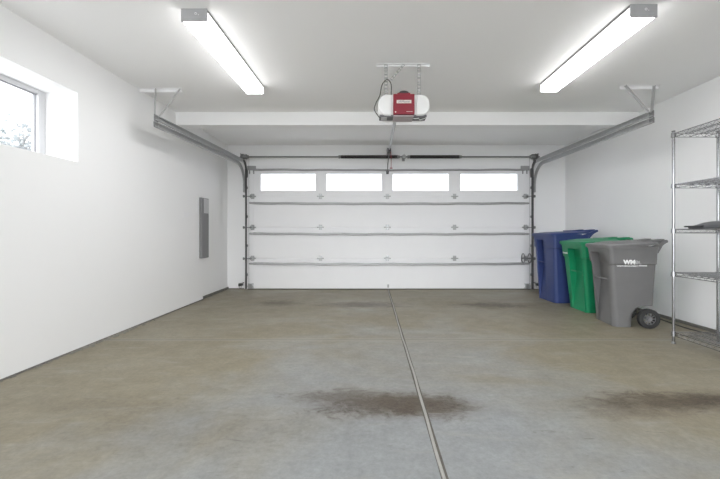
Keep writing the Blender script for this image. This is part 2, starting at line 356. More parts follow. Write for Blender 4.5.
for k in range(4):
    z0, z1 = k*SH + (0.012 if k == 0 else 0.001), (k+1)*SH - 0.001
    b = MB()
    if k < 3:
        b.box(DX0-cx, DX1-cx, 0, T, z0, z1, 0.004)
    else:
        wz0, wz1 = 1.692, 1.988
        b.box(DX0-cx, DX1-cx, 0, T, z0, wz0); b.box(DX0-cx, DX1-cx, 0, T, wz1, z1)
        xs = [DX0] + [v for q in wins for v in q] + [DX1]
        for i in range(0, len(xs), 2): b.box(xs[i]-cx, xs[i+1]-cx, 0, T, wz0, wz1)
    b.box(DX0-cx+0.01, DX1-cx-0.01, 0.010, T-0.008, z1-0.004, z1+0.006 if k < 3 else z1)
    sec = b.build('door_section', M['door'], d)
    # end stiles and inner stiles: shallow steel channels seen on the back of the section
    b = MB()
    b.box(DX0-cx, DX0-cx+0.095, -0.004, 0, z0, z1); b.box(DX1-cx-0.095, DX1-cx, -0.004, 0, z0, z1)
    b.build('end_stile', M['door'], sec)
    # strut (hat channel) near section top
    zs = [0.442, 0.958, 1.482, 2.060][k]
    b = MB()
    n = 24; rings = []
    hh = 0.013 if k < 3 else 0.010
    prof = [(0, hh+0.008), (-0.003, hh+0.008), (-0.005, hh), (-0.038, hh-0.003), (-0.040, -hh+0.003), (-0.005, -hh), (-0.003, -hh-0.008), (0, -hh-0.008)]
    for i in range(n+1):
        x = DX0-cx+0.03 + (DX1-DX0-0.06)*i/n; u = 2*i/n-1
        sag = -0.010*(1-u*u) + 0.004*math.sin(i*1.7+k)
        rings.append([(x, py, zs+pz+sag) for py, pz in prof])
    b.loft(rings); b.build('strut', M['strut'], sec, smooth=True)
    # hinges at the top joint of this section
    if k < 3:
        for i, x in enumerate(hx):
            b = MB(); hinge(b, x-cx, z1+0.002, i in (0, 4)); 
            if i in (0, 4):
                s_ = -1 if i == 0 else 1
                hg = b.build('hinge', M['galv'], sec)
                b = MB(); xr = (DX0-0.055 if i == 0 else DX1+0.055)-cx
                b.cyl((x-cx, -0.045, z1), (xr, -0.045, z1), 0.006, 8); b.cyl((xr-0.01, -0.045, z1), (xr+0.01, -0.045, z1), 0.022, 16)
                b.build('roller', M['galvd'], sec)
                if k == 0 and i == 4 or (k == 0 and i == 0):
                    b = MB()
                    if i == 4:
                        for dx in (-0.078, 0.030):   # tall oval lift-lock plates
                            b.torus((x-cx+dx, -0.092, z1+0.01), (1, -0.08, 0), 0.078, 0.008, 20, 6)
                        b.cyl((x-cx-0.085, -0.05, z1+0.01), (x-cx+0.07, -0.05, z1+0.01), 0.007, 8)
                        b.build('slide_lock', M['panel'], sec)
                    else: b.bm.free()
            else:
                b.build('hinge', M['galv'], sec)
    if k == 0:
        b = MB(); b.box(DX0-cx, DX1-cx, 0.004, T-0.004, 0.0, 0.013)
        tag(b.build('bottom_seal', M['rubber'], sec), 'black rubber seal')
        for x in (DX0-cx+0.05, DX1-cx-0.05):
            b = MB(); b.box(x-0.05, x+0.05, -0.012, 0, 0.02, 0.035); b.box(x-0.05, x+0.05, -0.012, 0, 0.085, 0.10); b.box(x-0.035, x+0.02, -0.03, 0, 0.02, 0.10, 0.003)
            b.cyl((x-0.05, -0.03, 0.06), (x+0.05, -0.03, 0.06), 0.01, 8)
            b.build('bottom_bracket', M['galv'], sec)
        b = MB(); b.box(0.28-cx, 0.31-cx, -0.01, 0, 0.03, 0.085, 0.003); b.build('bottom_bracket', M['galv'], sec)
    if k == 3:
        for (wa, wb) in wins:
            b = MB(); f = 0.016
            xa, xb = wa-cx, wb-cx
            for (p, q, r_, s_) in ((xa-f, xa+0.006, wz0-f, wz1+f), (xb-0.006, xb+f, wz0-f, wz1+f), (xa+0.006, xb-0.006, wz0-f, wz0+0.006), (xa+0.006, xb-0.006, wz1-0.006, wz1+f)):
                b.box(p, q, -0.012, 0.004, r_, s_, 0.002)
            b.build('window_frame', M['white'], sec)
            MB().box(xa, xb, 0.018, 0.024, wz0, wz1).build('window_pane', M['aglass'], sec)
        for x in (DX0-cx+0.08, DX1-cx-0.08):
            b = MB(); b.box(x-0.085, x+0.06, -0.03, 0, 2.045, 2.12, 0.004)
            for dx in (-0.05, 0.02): b.box(x+dx-0.01, x+dx+0.01, -0.012, 0, 1.985, 2.045)
            b.build('top_bracket', M['strut'], sec)

# ------------------------------------------------------------------ tracks
def track(side):
    xv = DX0-0.008 if side < 0 else DX1+0.008
    root = empty('door_track', (xv, 5.93, 0))
    c = -side                       # channel opens toward the door
    # C profile, dx along x, dn normal
    w_, t_, d_ = 0.027, 0.003, 0.022
    prof = [(-side*0+0, -w_), (c*d_, -w_), (c*d_, -w_+t_*2), (-side*t_, -w_+t_*2), (-side*t_, w_-t_*2), (c*d_, w_-t_*2), (c*d_, w_), (0, w_)]
    prof = [(0.0, -w_), (c*d_, -w_), (c*d_, -w_+0.010), (c*(d_-t_), -w_+0.010), (c*(d_-t_), -w_+t_), (c*t_, -w_+t_), (c*t_, w_-t_), (c*(d_-t_), w_-t_), (c*(d_-t_), w_-0.010), (c*d_, w_-0.010), (c*d_, w_), (0.0, w_)]
    ye = 3.50 - 5.93
    xe = (-2.165 if side < 0 else 2.825) - xv
    zu_e, zl_e = (2.135, 2.068) if side < 0 else (2.175, 2.108)
    zu, zl = 2.165, 2.098
    thin = [(dx*0.65, dn) for dx, dn in prof]
    MB().sweep_yz([(0, 0, 0.02), (0, 0, 1.0), (0, 0, 1.80)], thin).build('vertical_rail', M['raild'], root)
    # vertical head piece going straight up with tight radius into the upper rail
    p = [(0, 0, 1.80), (0, 0, 2.04)]
    R = 0.12
    for i in range(1, 9):
        a = i/8*PI/2; p.append((0, -R+R*math.cos(a), zu-R+R*math.sin(a)))
    MB().sweep_yz(p, thin).build('curved_rail', M['raild'], root)
    o2 = 0.008*side
    MB().sweep_yz([(o2, -R, zu), (xe+o2, ye, zu_e)], prof).build('horizontal_rail', M['galv'], root)
    # lower rail with wide radius
    R2 = 0.34; p = [(side*0.032, -0.01, zl-R2-0.10)]
    for i in range(0, 11):
        a = i/10*PI/2; p.append((side*(0.032-0.02*i/10), -0.01-R2+R2*math.cos(a), zl-R2+R2*math.sin(a)))
    MB().sweep_yz(p, prof).build('curved_rail', M['galv'], root)
    MB().sweep_yz([(side*0.012, -0.01-R2, zl), (xe+side*0.012, ye, zl_e)], prof).build('horizontal_rail', M['galv'], root)
    b = MB()   # end plate joining both rails at the rear
    b.box(xe-0.03*side*0-0.004, xe+0.004, ye, ye+0.05, zl_e-0.03, zu_e+0.03)
    b.build('end_plate', M['galvd'], root)
    # jamb brackets
    for z in (0.25, 0.75, 1.25, 1.75):
        b = MB(); b.box(min(0, side*0.05), max(0, side*0.05), 0.02, 0.14, z-0.02, z+0.02) if False else b.box(side*0.003-0.002, side*0.003+0.002, 0.02, 0.14, z-0.02, z+0.02)
        b.box(min(0, side*0.05), max(0, side*0.05), 0.134, 0.14, z-0.02, z+0.02); b.build('track_bracket', M['galv'], root)
    # flag bracket at the head
    b = MB(); b.box(min(side*0.004, side*0.009), max(side*0.004, side*0.009), 0.0, 0.14, 1.93, 2.08); b.box(min(0, side*0.06), max(0, side*0.06), 0.134, 0.14, 1.93, 2.08)
    b.build('flag_bracket', M['galvd'], root)
    # hanger from the ceiling: perforated angle, drop strap, diagonal
    yh = (3.68 if side < 0 else 3.60) - 5.93
    xa, xb = ((XL+0.005) - xv, -1.99 - xv) if side < 0 else (2.57 - xv, 2.97 - xv)
    b = MB(); b.box(xa, xb, yh-0.016, yh+0.016, H-0.004, H); b.box(xa, xb, yh+0.013, yh+0.016, H-0.034, H-0.004)
    b.build('ceiling_angle', M['white'], root)
    def angle_bar(p, q, wd):
        p, q = Vector(p), Vector(q); dv = q-p; L = dv.length
        b = MB(); b.box(-wd/2, wd/2, -0.001, 0.001, 0, L); b.box(-wd/2, -wd/2+0.002, -wd, 0.001, 0, L)
        for i in range(int(L/0.03)): b.cyl((0, -0.003, 0.015+i*0.03), (0, 0.003, 0.015+i*0.03), 0.0035, 6)
        zc = dv.normalized(); yc = Vector((0, 1, 0)); xc = yc.cross(zc).normalized(); yc = zc.cross(xc)
        bmesh.ops.transform(b.bm, matrix=Matrix.Translation(p) @ Matrix((xc, yc, zc)).transposed().to_4x4(), verts=b.bm.verts)
        return b
    xs_ = (-2.265 if side < 0 else 2.905) - xv
    xg_ = (-2.005 if side < 0 else 2.605) - xv
    angle_bar((xs_, yh, H-0.004), (xe-0.01, ye+0.02, zu_e+0.01), 0.018).build('drop_strap', M['zinc'], root)
    angle_bar((xg_, yh-0.006, H-0.006), (xe - side*0.035, ye+0.03, zu_e+0.02), 0.018).build('diagonal_brace', M['zinc'], root)
    # lift cable
    b = MB(); b.tube([(-side*0.045, 0.03, 0.06), (-side*0.045, 0.03, 2.24)], 0.002, 5); b.build('lift_cable', M['galvd'], root)
    return root
tag(track(-1), 'steel door track rising beside left edge of garage door and running overhead', 'door track', 'garage door tracks')
tag(track(1), 'steel door track rising beside right edge of garage door and running overhead', 'door track', 'garage door tracks')

# ------------------------------------------------------------------ torsion shaft and springs
YS, ZS = 5.94, 2.262
r = empty('torsion_spring_assembly', (0.56, YS, ZS)); tag(r, 'torsion bar with two black coil springs above the garage door', 'spring assembly')
ox = 0.56
MB().cyl((-2.22-ox, 0, 0), (2.86-ox, 0, 0), 0.0135, 14).build('shaft', M['galvd'], r, smooth=True)
def spring(xa, xb):
    b = MB(); n = int((xb-xa)/0.011); pts = []
    st = 10
    for i in range(n*st+1):
        a = 2*PI*i/st; pts.append((xa + (xb-xa)*i/(n*st), 0.025*math.cos(a), 0.025*math.sin(a)))
    b.tube(pts, 0.0052, 5); b.build('coil_spring', M['black'], r, smooth=True)
spring(-0.51-ox, 0.45-ox); spring(0.66-ox, 1.50-ox)
b = MB()
for (xa, xb) in ((-0.55, -0.50), (0.44, 0.49), (0.62, 0.67), (1.49, 1.54)):
    b2 = MB(); b2.cyl((xa-ox, 0, 0), (xb-ox, 0, 0), 0.030, 14, 0.022); b2.build('spring_cone', M['galvd'], r)
b.box(-0.030, 0.030, -0.005, YF-YS, -0.03, 0.05) if False else None
b.box(-0.004, 0.004, -0.035, YF-YS-0.001, -0.045, 0.045, 0.003); b.box(-0.025, 0.025, YF-YS-0.006, YF-YS-0.001, -0.05, 0.05); b.cyl((-0.025, 0, 0), (0.025, 0, 0), 0.034, 14)
b.build('center_bracket', M['zinc'], r)
for x, s_ in ((DX0-0.02, -1), (DX1+0.02, 1)):
    b = MB(); x -= ox
    b.cyl((x-0.03, 0, 0), (x+0.03, 0, 0), 0.043, 20); b.cyl((x+s_*0.03, 0, 0), (x+s_*0.036, 0, 0), 0.054, 20); b.cyl((x-s_*0.03, 0, 0), (x-s_*0.06, 0, 0), 0.028, 14)
    b.build('cable_drum', M['galvd'], r, smooth=True)
    b = MB(); b.box(x+s_*0.06-0.003, x+s_*0.06+0.003, -0.05, YF-YS-0.001, -0.05, 0.05); b.build('bearing_plate', M['galvd'], r)

# ------------------------------------------------------------------ opener
YO = 2.98
op = empty('garage_door_opener', (0.38, YO, 2.0)); tag(op, 'white garage door opener with red cover hung from the ceiling on metal straps', 'garage door opener')
def P(x, y, z): return (x-0.38, y-YO, z-2.0)
def zpx(y, Z): return EYE + (232-y)*Z/350
def xpx(x, Z): return (x-371)*Z/350
zt, zb = zpx(94, YO), zpx(115.5, YO)
OD = 0.21
# central housing
xa, xb = xpx(391, YO), xpx(416.5, YO)
b = MB(); b.box(xa-0.38, xb-0.38, 0.01, OD, zb-2.0+0.006, zt-2.0, 0.006); b.build('housing', M['lens'], op)
# light lens either side: bulged
def lens(s_):
    edge = xpx(378 if s_ < 0 else 430, YO) - 0.38; inner = (xa if s_ < 0 else xb) - 0.38
    rings = []
    for y, k in ((0.0, 0.90), (0.012, 0.97), (0.03, 1.0), (OD-0.03, 1.0), (OD, 0.93)):
        ring = []
        hh = (zt-zb)/2*k; zc = (zt+zb)/2 - 2.0
        for i in range(17):
            a = -PI/2 + PI*i/16
            ring.append((inner + (edge-inner)*(0.25 + 0.75*math.cos(a)**0.7 if math.cos(a) > 0 else 0.25)*k, y, zc + hh*math.copysign(abs(math.sin(a))**0.85, math.sin(a))))
        ring += [(inner, y, zc + hh), (inner, y, zc - hh)]
        rings.append(ring)
    return MB().loft(rings).build('light_lens', M['lens'], op, smooth=True)
lens(-1); lens(1)
# red motor cover
ra, rb = xpx(393.2, YO)-0.38, xpx(414.3, YO)-0.38
rz1, rz0 = zpx(94.8, YO)-2, zpx(115, YO)-2
b = MB(); b.box(ra, rb, -0.022, 0.03, rz0, rz1, 0.004); b.box(ra+0.035, rb-0.035, -0.018, 0.03, rz1-0.005, rz1+0.012, 0.004)
tag(b.build('motor_cover', M['red'], op), 'red motor cover')
b = MB(); 
arc = [(((ra+rb)/2 + 0.042*math.cos(t*PI/10)), 0, rz1+0.008+0.020*math.sin(t*PI/10)) for t in range(11)]
b.loft([[(x, -0.02, z) for x, _, z in arc], [(x, 0.25, z) for x, _, z in arc]]); b.build('pulley_guard', M['blackp'], op)
# control panel on the underside
ca, cb = xpx(379.5, YO)-0.38, xpx(427, YO)-0.38
cz = zb - 2.0
b = MB(); b.box(ca, cb, 0.012, 0.125, cz-0.006, cz+0.012, 0.003); b.build('control_panel', M['ctrl'], op)
b = MB(); b.box(ra+0.002, rb-0.006, -0.012, 0.135, cz-0.012, cz, 0.003); b.build('button_cover', M['ctrl2'], op)
b = MB(); b.box(ca+0.015, ca+0.065, 0.03, 0.10, cz-0.009, cz-0.005); b.build('switch', M['panell'], op)
b = MB(); b.tube([(rb+0.0, 0.05, cz-0.009), (rb+0.02, 0.06, cz-0.009), (rb+0.04, 0.04, cz-0.009), (rb+0.06, 0.09, cz-0.009), (cb-0.012, 0.05, cz-0.009), (cb-0.005, 0.02, cz-0.004)], 0.003, 5); b.build('bell_wire', M['mark'], op)
# label on the cover
b = MB(); b.box((ra+rb)/2-0.062, (ra+rb)/2+0.062, -0.0235, -0.02, zpx(104.2, YO)-2, zpx(101, YO)-2); b.build('name_label', M['tape'], op)
RX = Matrix.Rotation(PI/2, 4, 'X')
text_part('lettering', 'LiftMaster', 0.026, M['ctrl'], op, Matrix.Translation(((ra+rb)/2, -0.0240, zpx(102.6, YO)-2)) @ RX, 0.0003)
b = MB(); b.box(rb-0.07, rb-0.018, -0.0228, -0.02, zpx(112.6, YO)-2, zpx(112.2, YO)-2); b.build('small_print', M['tape'], op)
b = MB(); b.box(ra+0.014, ra+0.024, -0.0232, -0.02, zpx(113.3, YO)-2, zpx(112.3, YO)-2); b.build('indicator', M['tape'], op)
# straps, cross angle
ys = 3.14
zc0 = H - 2.0
b = MB(); b.box(xpx(376.5, ys)-0.38, xpx(430, ys)-0.38, ys-YO-0.014, ys-YO+0.014, zc0-0.004, zc0); b.box(xpx(376.5, ys)-0.38, xpx(430, ys)-0.38, ys-YO+0.011, ys-YO+0.014, zc0-0.018, zc0-0.004)
b.build('ceiling_angle', M['white'], op)
def strap(p0, p1, wd=0.030):
    b = MB(); p0, p1 = Vector(p0), Vector(p1); dv = p1-p0; L = dv.length; n = max(3, int(L/0.03))
    # perforated strap: frame of thin bars
    hw = wd/2
    for s_ in (-1, 1): b.box(s_*hw-0.004*(s_ > 0)*1 - (0.0 if s_ > 0 else 0), s_*hw+0.004*(s_ < 0), -0.0012, 0.0012, 0, L)
    for i in range(n+1): b.box(-hw, hw, -0.0012, 0.0012, max(0, L*i/n-0.007), min(L, L*i/n+0.007))
    bmesh.ops.transform(b.bm, matrix=Matrix.Translation(p0) @ Matrix.Rotation(math.atan2(dv.x, dv.z), 4, 'Y'), verts=b.bm.verts)
    return b.build('hanging_strap', M['zinc'], op)
yl = ys - YO
xl_, xr_ = xpx(386, ys)-0.38, xpx(419, ys)-0.38
strap((xl_, yl, zt-2.0-0.01), (xl_, yl, zc0-0.004)); strap((xr_, yl, zt-2.0-0.01), (xr_, yl, zc0-0.004))
strap((xpx(391, ys)-0.38, yl-0.006, zpx(80, ys)-2), (xpx(404, ys)-0.38, yl-0.006, zc0-0.006), 0.022)
# power cord
def smoothpts(pts, n=8):
    out = []; Pn = [Vector(p) for p in pts]
    for i in range(len(Pn)-1):
        p0, p1, p2, p3 = Pn[max(i-1, 0)], Pn[i], Pn[i+1], Pn[min(i+2, len(Pn)-1)]
        for k in range(n):
            t = k/n; out.append(0.5*((2*p1)+(-p0+p2)*t+(2*p0-5*p1+4*p2-p3)*t*t+(-p0+3*p1-3*p2+p3)*t**3))
    out.append(Pn[-1]); return out
cordpx = [(380, 117), (374.5, 110), (376, 103), (380, 95), (382, 85), (387, 79.5), (391, 84), (391.5, 93), (392.5, 98)]
b = MB(); b.tube(smoothpts([(xpx(x, 3.05)-0.38, (0.07 if 0 < i < 7 else 0.10), zpx(y, 3.05)-2) for i, (x, y) in enumerate(cordpx)]), 0.0042, 6)
b.build('power_cord', M['cord'], op, smooth=True)
# rail, trolley, arm
ra0 = Vector(P(0.225, YO+OD-0.01, 2.03)); ra1 = Vector(P(0.305, 5.92, 2.36))
b = MB(); dv = ra1-ra0; L = dv.length
b.box(-0.016, 0.016, -0.003, 0.003, 0, L); b.box(-0.003, 0.003, -0.032, -0.003, 0, L)
bmesh.ops.transform(b.bm, matrix=Matrix.Translation(ra0) @ dv.to_track_quat('Z', 'Y').to_matrix().to_4x4(), verts=b.bm.verts)
b.build('rail', M['galv'], op)
b = MB(); b.box(0.27-0.38, 0.34-0.38, 5.915-YO, YF-YO, 2.32-2, 2.41-2, 0.003); b.build('header_bracket', M['galvd'], op)
q = ra0.lerp(ra1, 0.90)
b = MB(); b.box(q.x-0.02, q.x+0.02, q.y-0.09, q.y+0.07, q.z-0.055, q.z-0.012, 0.005); b.build('trolley', M['blackp'], op)
b = MB()
p0 = q + Vector((0, 0.02, -0.04)); p1 = Vector(P(0.284, 5.90, 2.13)); p2 = Vector(P(0.284, 6.0, 2.0))
b.tube([p0, p1], 0.007, 6); b.tube([p1 + Vector((0, 0, 0.02)), p2], 0.008, 6)
b.build('door_arm', M['galvd'], op)
b = MB(); b.box(p2.x-0.022, p2.x+0.022, p2.y-0.01, p2.y+0.016, p2.z-0.02, p2.z+0.035, 0.004); b.build('arm_bracket', M['blackp'], op)
b = MB(); e = q + Vector((0.02, -0.05, -0.05)); b.tube([e, e + Vector((0.006, 0, -0.13)), e + Vector((0.004, 0, -0.27))], 0.0045, 5)
tag(b.build('release_rope', M['redrope'], op), 'faded red release rope')
b = MB(); b.cyl(e + Vector((-0.018, 0, -0.38+0.11)), e + Vector((0.026, 0, -0.38+0.11)), 0.008, 8); b.build('release_handle', M['redrope'], op)

# ------------------------------------------------------------------ ceiling lights
def light(x0, x1, y0, y1, s_):
    xc = (x0+x1)/2
    root = empty('ceiling_light', (xc, y0, H)); L = y1-y0; W = (x1-x0)/2; zb = EYE+1.42-H
    b = MB(); b.box(-W+0.002, W-0.002, 0.004, L-0.004, -0.018, 0, 0.002); b.build('base_tray', M['traydk'], root)
    prof = [(-W+0.004, -0.018), (-W, -0.03), (-W+0.002, zb+0.014), (W-0.002, zb+0.014), (W, -0.03), (W-0.004, -0.018)]
    b = MB(); b.loft([[(x, y, z) for x, z in prof] for y in (0.008, L-0.008)])
    tag(b.build('diffuser_side', M['lampside'], root), 'softly glowing diffuser wall')
    prof = [(-W+0.002, zb+0.014), (-W+0.006, zb+0.006), (-W+0.016, zb), (W-0.016, zb), (W-0.006, zb+0.006), (W-0.002, zb+0.014)]
    b = MB(); b.loft([[(x, y, z) for x, z in prof] for y in (0.008, L-0.008)])
    tag(b.build('diffuser', M['lamp'], root), 'glowing white diffuser')
    for y in (0.0, L-0.008):
        b = MB(); b.box(-W-0.001, W+0.001, y, y+0.008, zb-0.001, 0, 0.002); ec = b.build('end_cap', M['fixture'] if y == 0 else M['lens'], root)
        if y == 0:
            b = MB(); b.torus((s_*0.012, -0.0015, -0.035), (0, 1, 0), 0.007, 0.002, 12, 5); b.cyl((s_*0.03, 0.001, -0.042), (s_*0.03, -0.002, -0.042), 0.003, 6)
            b.build('knockout', M['mark'], ec)
    return root
tag(light(-1.281, -1.106, 2.36, 3.60, 1), 'long glowing ceiling light nearer the left wall, over open floor', 'ceiling light', 'long ceiling lights')
tag(light(1.715, 1.893, 2.312, 3.55, 1), 'long glowing ceiling light nearer the shelving on the right', 'ceiling light', 'long ceiling lights')

# ------------------------------------------------------------------ breaker panel, plate
bp = empty('breaker_panel', (XL, 5.08, 0.6)); tag(bp, 'narrow grey electrical panel on left wall by the recess', 'electrical panel')
z1_, z0_ = zpx(198, 5.08)-0.6, zpx(258, 5.08)-0.6
MB().box(XLR-XL, 0.035, -0.085, 0.13, z0_, z1_, 0.004).build('panel_box', M['panel'], bp)
b = MB(); b.box(0.035, 0.040, -0.075, 0.12, z0_+0.015, z1_-0.23, 0.002); b.build('panel_door', M['panel'], bp)
b = MB(); b.box(0.035, 0.0385, -0.02, 0.125, z1_-0.22, z1_-0.01, 0.001)
tag(b.build('cover_plate', M['panell'], bp), 'light grey cover plate')
b = MB(); b.box(XL, XL+0.006, 4.58, 4.72, zpx(217, 4.64), zpx(211.5, 4.64), 0.002)
tag(b.build('wall_plate', M['white']), 'small blank white cover plate on left wall before the electrical panel', 'wall plate')

# ------------------------------------------------------------------ photo eyes
def eye(x, s_):
    root = empty('photo_eye_sensor', (x, 5.90, 0.0))
    b = MB(); b.box(-0.015, 0.05 if s_ > 0 else 0.015, 0.0, 0.004, 0.085, 0.11) if False else None
    b.box(min(0, -s_*0.05), max(0, -s_*0.05), 0.0, 0.004, 0.085, 0.12, 0.001); b.box(-0.003, 0.003, -0.03, 0.17, 0.10, 0.118)
    b.build('mounting_bracket', M['galvd'], root)
    b = MB(); b.box(-0.022, 0.022, -0.045, 0.0, 0.075, 0.125, 0.008); b.cyl((-s_*0.022, -0.022, 0.10), (-s_*0.045, -0.022, 0.10), 0.016, 14)
    b.build('sensor_head', M['blackp'], root, smooth=True)
    b = MB(); b.tube(smoothpts([(0, -0.02, 0.08), (s_*0.02, 0.0, 0.05), (s_*0.03, 0.12, 0.03), (s_*0.02, 0.16, 0.12)]), 0.0025, 5); b.build('sensor_wire', M['cord'], root)
    return root
tag(eye(DX0-0.085, -1), 'small black safety sensor at foot of left door track', 'sensor', 'door safety sensors')
tag(eye(DX1+0.085, 1), 'small black safety sensor at foot of right door track beside blue bin', 'sensor', 'door safety sensors')

# ------------------------------------------------------------------ waste carts
def rrect(x0, x1, y0, y1, r, n=5, notch=None, z=0, nc=0.0):
    """closed ring, counter-clockwise from front(-x) face; notch=(half width, depth) pressed into the front face"""
    pts = []
    r = min(r, (x1-x0)/2-0.001, (y1-y0)/2-0.001)
    hw, dp = notch if notch else (0.1, 0.0)
    ym = (y0+y1)/2 + nc
    pts += [(x0, ym+hw+0.004, z), (x0+dp, ym+hw, z), (x0+dp, ym-hw, z), (x0, ym-hw-0.004, z)]
    for (cx_, cy_, a0) in ((x0+r, y0+r, PI), (x1-r, y0+r, 1.5*PI), (x1-r, y1-r, 0), (x0+r, y1-r, 0.5*PI)):
        for i in range(n+1):
            a = a0 + (PI/2)*i/n; pts.append((cx_+r*math.cos(a), cy_+r*math.sin(a), z))
    return pts

def cart(root, m, Hh, W, D, inset, side_in, handle, wheel_r=0.100, lid_rise=0.022, sticker=True, nc=0.0, nw=0.58):
    """local: x=0 at top front rim, +x to the back; y centre 0"""
    hw = W/2
    lv = []
    zs = [0.0, 0.012, 0.04, 0.07, 0.10, 0.13, 0.16, 0.185, 0.205, 0.22, 0.23, 0.26, 0.30, 0.45, Hh-0.19, Hh-0.185, Hh-0.175, Hh-0.075, Hh-0.070, Hh]
    wx = D - 0.075
    for z in zs:
        t = z/Hh
        x0 = inset*(1-t)**0.9; si = side_in*(1-t)
        step = 0.016 if z > Hh-0.18 else 0.0
        # wheel well on the lower back
        xb = D - 0.015*(1-t)
        if z < 0.25:
            ra = wheel_r + 0.028
            arch = math.sqrt(max(0.0, ra**2 - (z-wheel_r)**2))
            if z < wheel_r: arch = ra
            if z < wheel_r + ra: xb = min(xb, wx - arch)
        r = 0.035 + 0.02*(1-t)
        nd = 0.085*min(1, max(0.0, z/0.5)) + 0.004 if z < Hh-0.073 else 0.0
        lv.append(rrect(x0-step*0.5, xb, -hw+si-step, hw-si+step, r, 6, (hw*nw, nd), z, nc))
    # close notch top cleanly
    b = MB(); b.loft(lv); body = b.build('body', m, root, smooth=True)
    b = MB()     # rim
    ro = rrect(-0.014, D+0.01, -hw-0.020, hw+0.020, 0.045, 6, None, 0)
    b.loft([[(x, y, Hh-0.028) for x, y, _ in ro], [(x, y, Hh) for x, y, _ in ro]])
    b.build('rim', m, root, smooth=True)
    # lid: domed, overhanging, slight front lip
    b = MB()
    rings = []
    for (o, z) in ((0.030, Hh+0.001), (0.034, Hh+0.012), (0.028, Hh+0.022), (0.0, Hh+0.026), (-0.02, Hh+0.024), (-0.05, Hh+0.024+lid_rise*0.5), (-0.12, Hh+0.024+lid_rise)):
        rings.append([(x, y, z + 0.020*(x/D)) for x, y, _ in rrect(-o, D+o*0.4, -hw-o, hw+o, max(0.02, 0.05+o*0.5), 6)])
    b.loft(rings); lid = b.build('lid', m, root, smooth=True)
    # skirt of the lid along the front and sides
    b = MB(); o_ = rrect(-0.034, D*0.80, -hw-0.034, hw+0.034, 0.055, 6)
    b.loft([[(x+0.006*(1 if x < 0.1 else 0), y*0.985, Hh-0.018) for x, y, _ in o_], [(x, y, Hh+0.012) for x, y, _ in o_]])
    b.build('lid_skirt', m, lid, smooth=True)
    # handle: two arms and a bar
    b = MB()
    hz = Hh + 0.065
    for s_ in (-1, 1):
        y = s_*hw*0.72
        rings = []
        for (x, z, hh2) in ((D-0.05, Hh-0.05, 0.05), (D+0.03, Hh-0.02, 0.045), (D+handle*0.7, hz-0.03, 0.022), (D+handle, hz-0.012, 0.016)):
            rings.append([(x, y-0.014, z-hh2), (x, y+0.014, z-hh2), (x, y+0.014, z+hh2*0.9), (x, y-0.014, z+hh2*0.9)])
        b.loft(rings)
    b.cyl((D+handle, -hw*0.80, hz-0.01), (D+handle, hw*0.80, hz-0.01), 0.017, 14)
    b.build('handle', m, root, smooth=True)
    # hinge lugs on the lid running to the handle
    for s_ in (-0.45, 0.45):
        b = MB(); rings = []
        for (x, z, th) in ((D-0.10, Hh+0.045, 0.02), (D+0.02, Hh+0.055, 0.012), (D+handle, hz+0.004, 0.010)):
            rings.append([(x, s_*hw-0.05, z-th), (x, s_*hw+0.05, z-th), (x, s_*hw+0.05, z+th), (x, s_*hw-0.05, z+th)])
        b.loft(rings)
        b.build('lid_hinge', m, lid, smooth=True)
    for s_ in (-1, 1):
        b = MB()
        y1 = s_*(hw-0.010); y0 = s_*(hw-0.062)
        prof = [(0.60, 0.0), (0.97, 0.0), (1.0, 0.12), (1.0, 0.88), (0.97, 1.0), (0.60, 1.0)]
        rings = []
        n = 28
        for k in range(n):
            a = 2*PI*k/n
            rings.append([(wx + wheel_r*q*math.cos(a), y0+(y1-y0)*u, wheel_r+wheel_r*q*math.sin(a)) for q, u in prof])
        R = [[b.bm.verts.new(p) for p in ring] for ring in rings]
        for i in range(n):
            for k in range(len(prof)): b.bm.faces.new((R[i][k], R[(i+1) % n][k], R[(i+1) % n][(k+1) % len(prof)], R[i][(k+1) % len(prof)]))
        wl = b.build('wheel', M['rubber'], root, smooth=True)
        b = MB()
        yo = y1 - s_*0.010
        b.cyl((wx, y0, wheel_r), (wx, y1+s_*0.006, wheel_r), wheel_r*0.20, 16)
        for k in range(10):
            a = 2*PI*k/10
            b.tube([(wx+wheel_r*0.15*math.cos(a), yo, wheel_r+wheel_r*0.15*math.sin(a)), (wx+wheel_r*0.66*math.cos(a), yo, wheel_r+wheel_r*0.66*math.sin(a))], wheel_r*0.055, 6)
        b.torus((wx, yo, wheel_r), (0, 1, 0), wheel_r*0.62, wheel_r*0.05, 24, 6)
        b.build('hub', M['panel'], wl, smooth=True)
    b = MB(); b.cyl((wx, -hw+0.012, wheel_r), (wx, hw-0.012, wheel_r), 0.010, 12); b.build('axle', M['galvd'], root)
    # catch bar in the front groove
    b = MB(); zc = Hh*0.58; xf = inset*(1-zc/Hh)**0.9
    b.cyl((xf+0.020, nc-hw*nw-0.01, zc), (xf+0.020, nc+hw*nw+0.01, zc), 0.009, 12); b.build('catch_bar', m, root)
    if sticker:
        zz = Hh*0.80; xf = inset*(1-zz/Hh)**0.9 + 0.087
        b = MB(); b.box(xf-0.002, xf+0.003, nc-0.09, nc-0.03, zz-0.014, zz+0.014); b.build('sticker', M['mark'], root)
    return body

def cart_logo(root, Hh, hw, D, lines, side_in, inset):
    pass

# grey cart
Hh, W, D = 0.835, 0.45, 0.462
g = empty('waste_cart', (2.475, 3.815, 0), -0.12)
cart(g, M['grey'], Hh, W, D, 0.070, 0.055, 0.10, nc=0.02, nw=0.68)
tag(g, 'grey wheeled waste cart with white lettering, nearest the shelving', 'waste bin', 'wheeled waste carts')
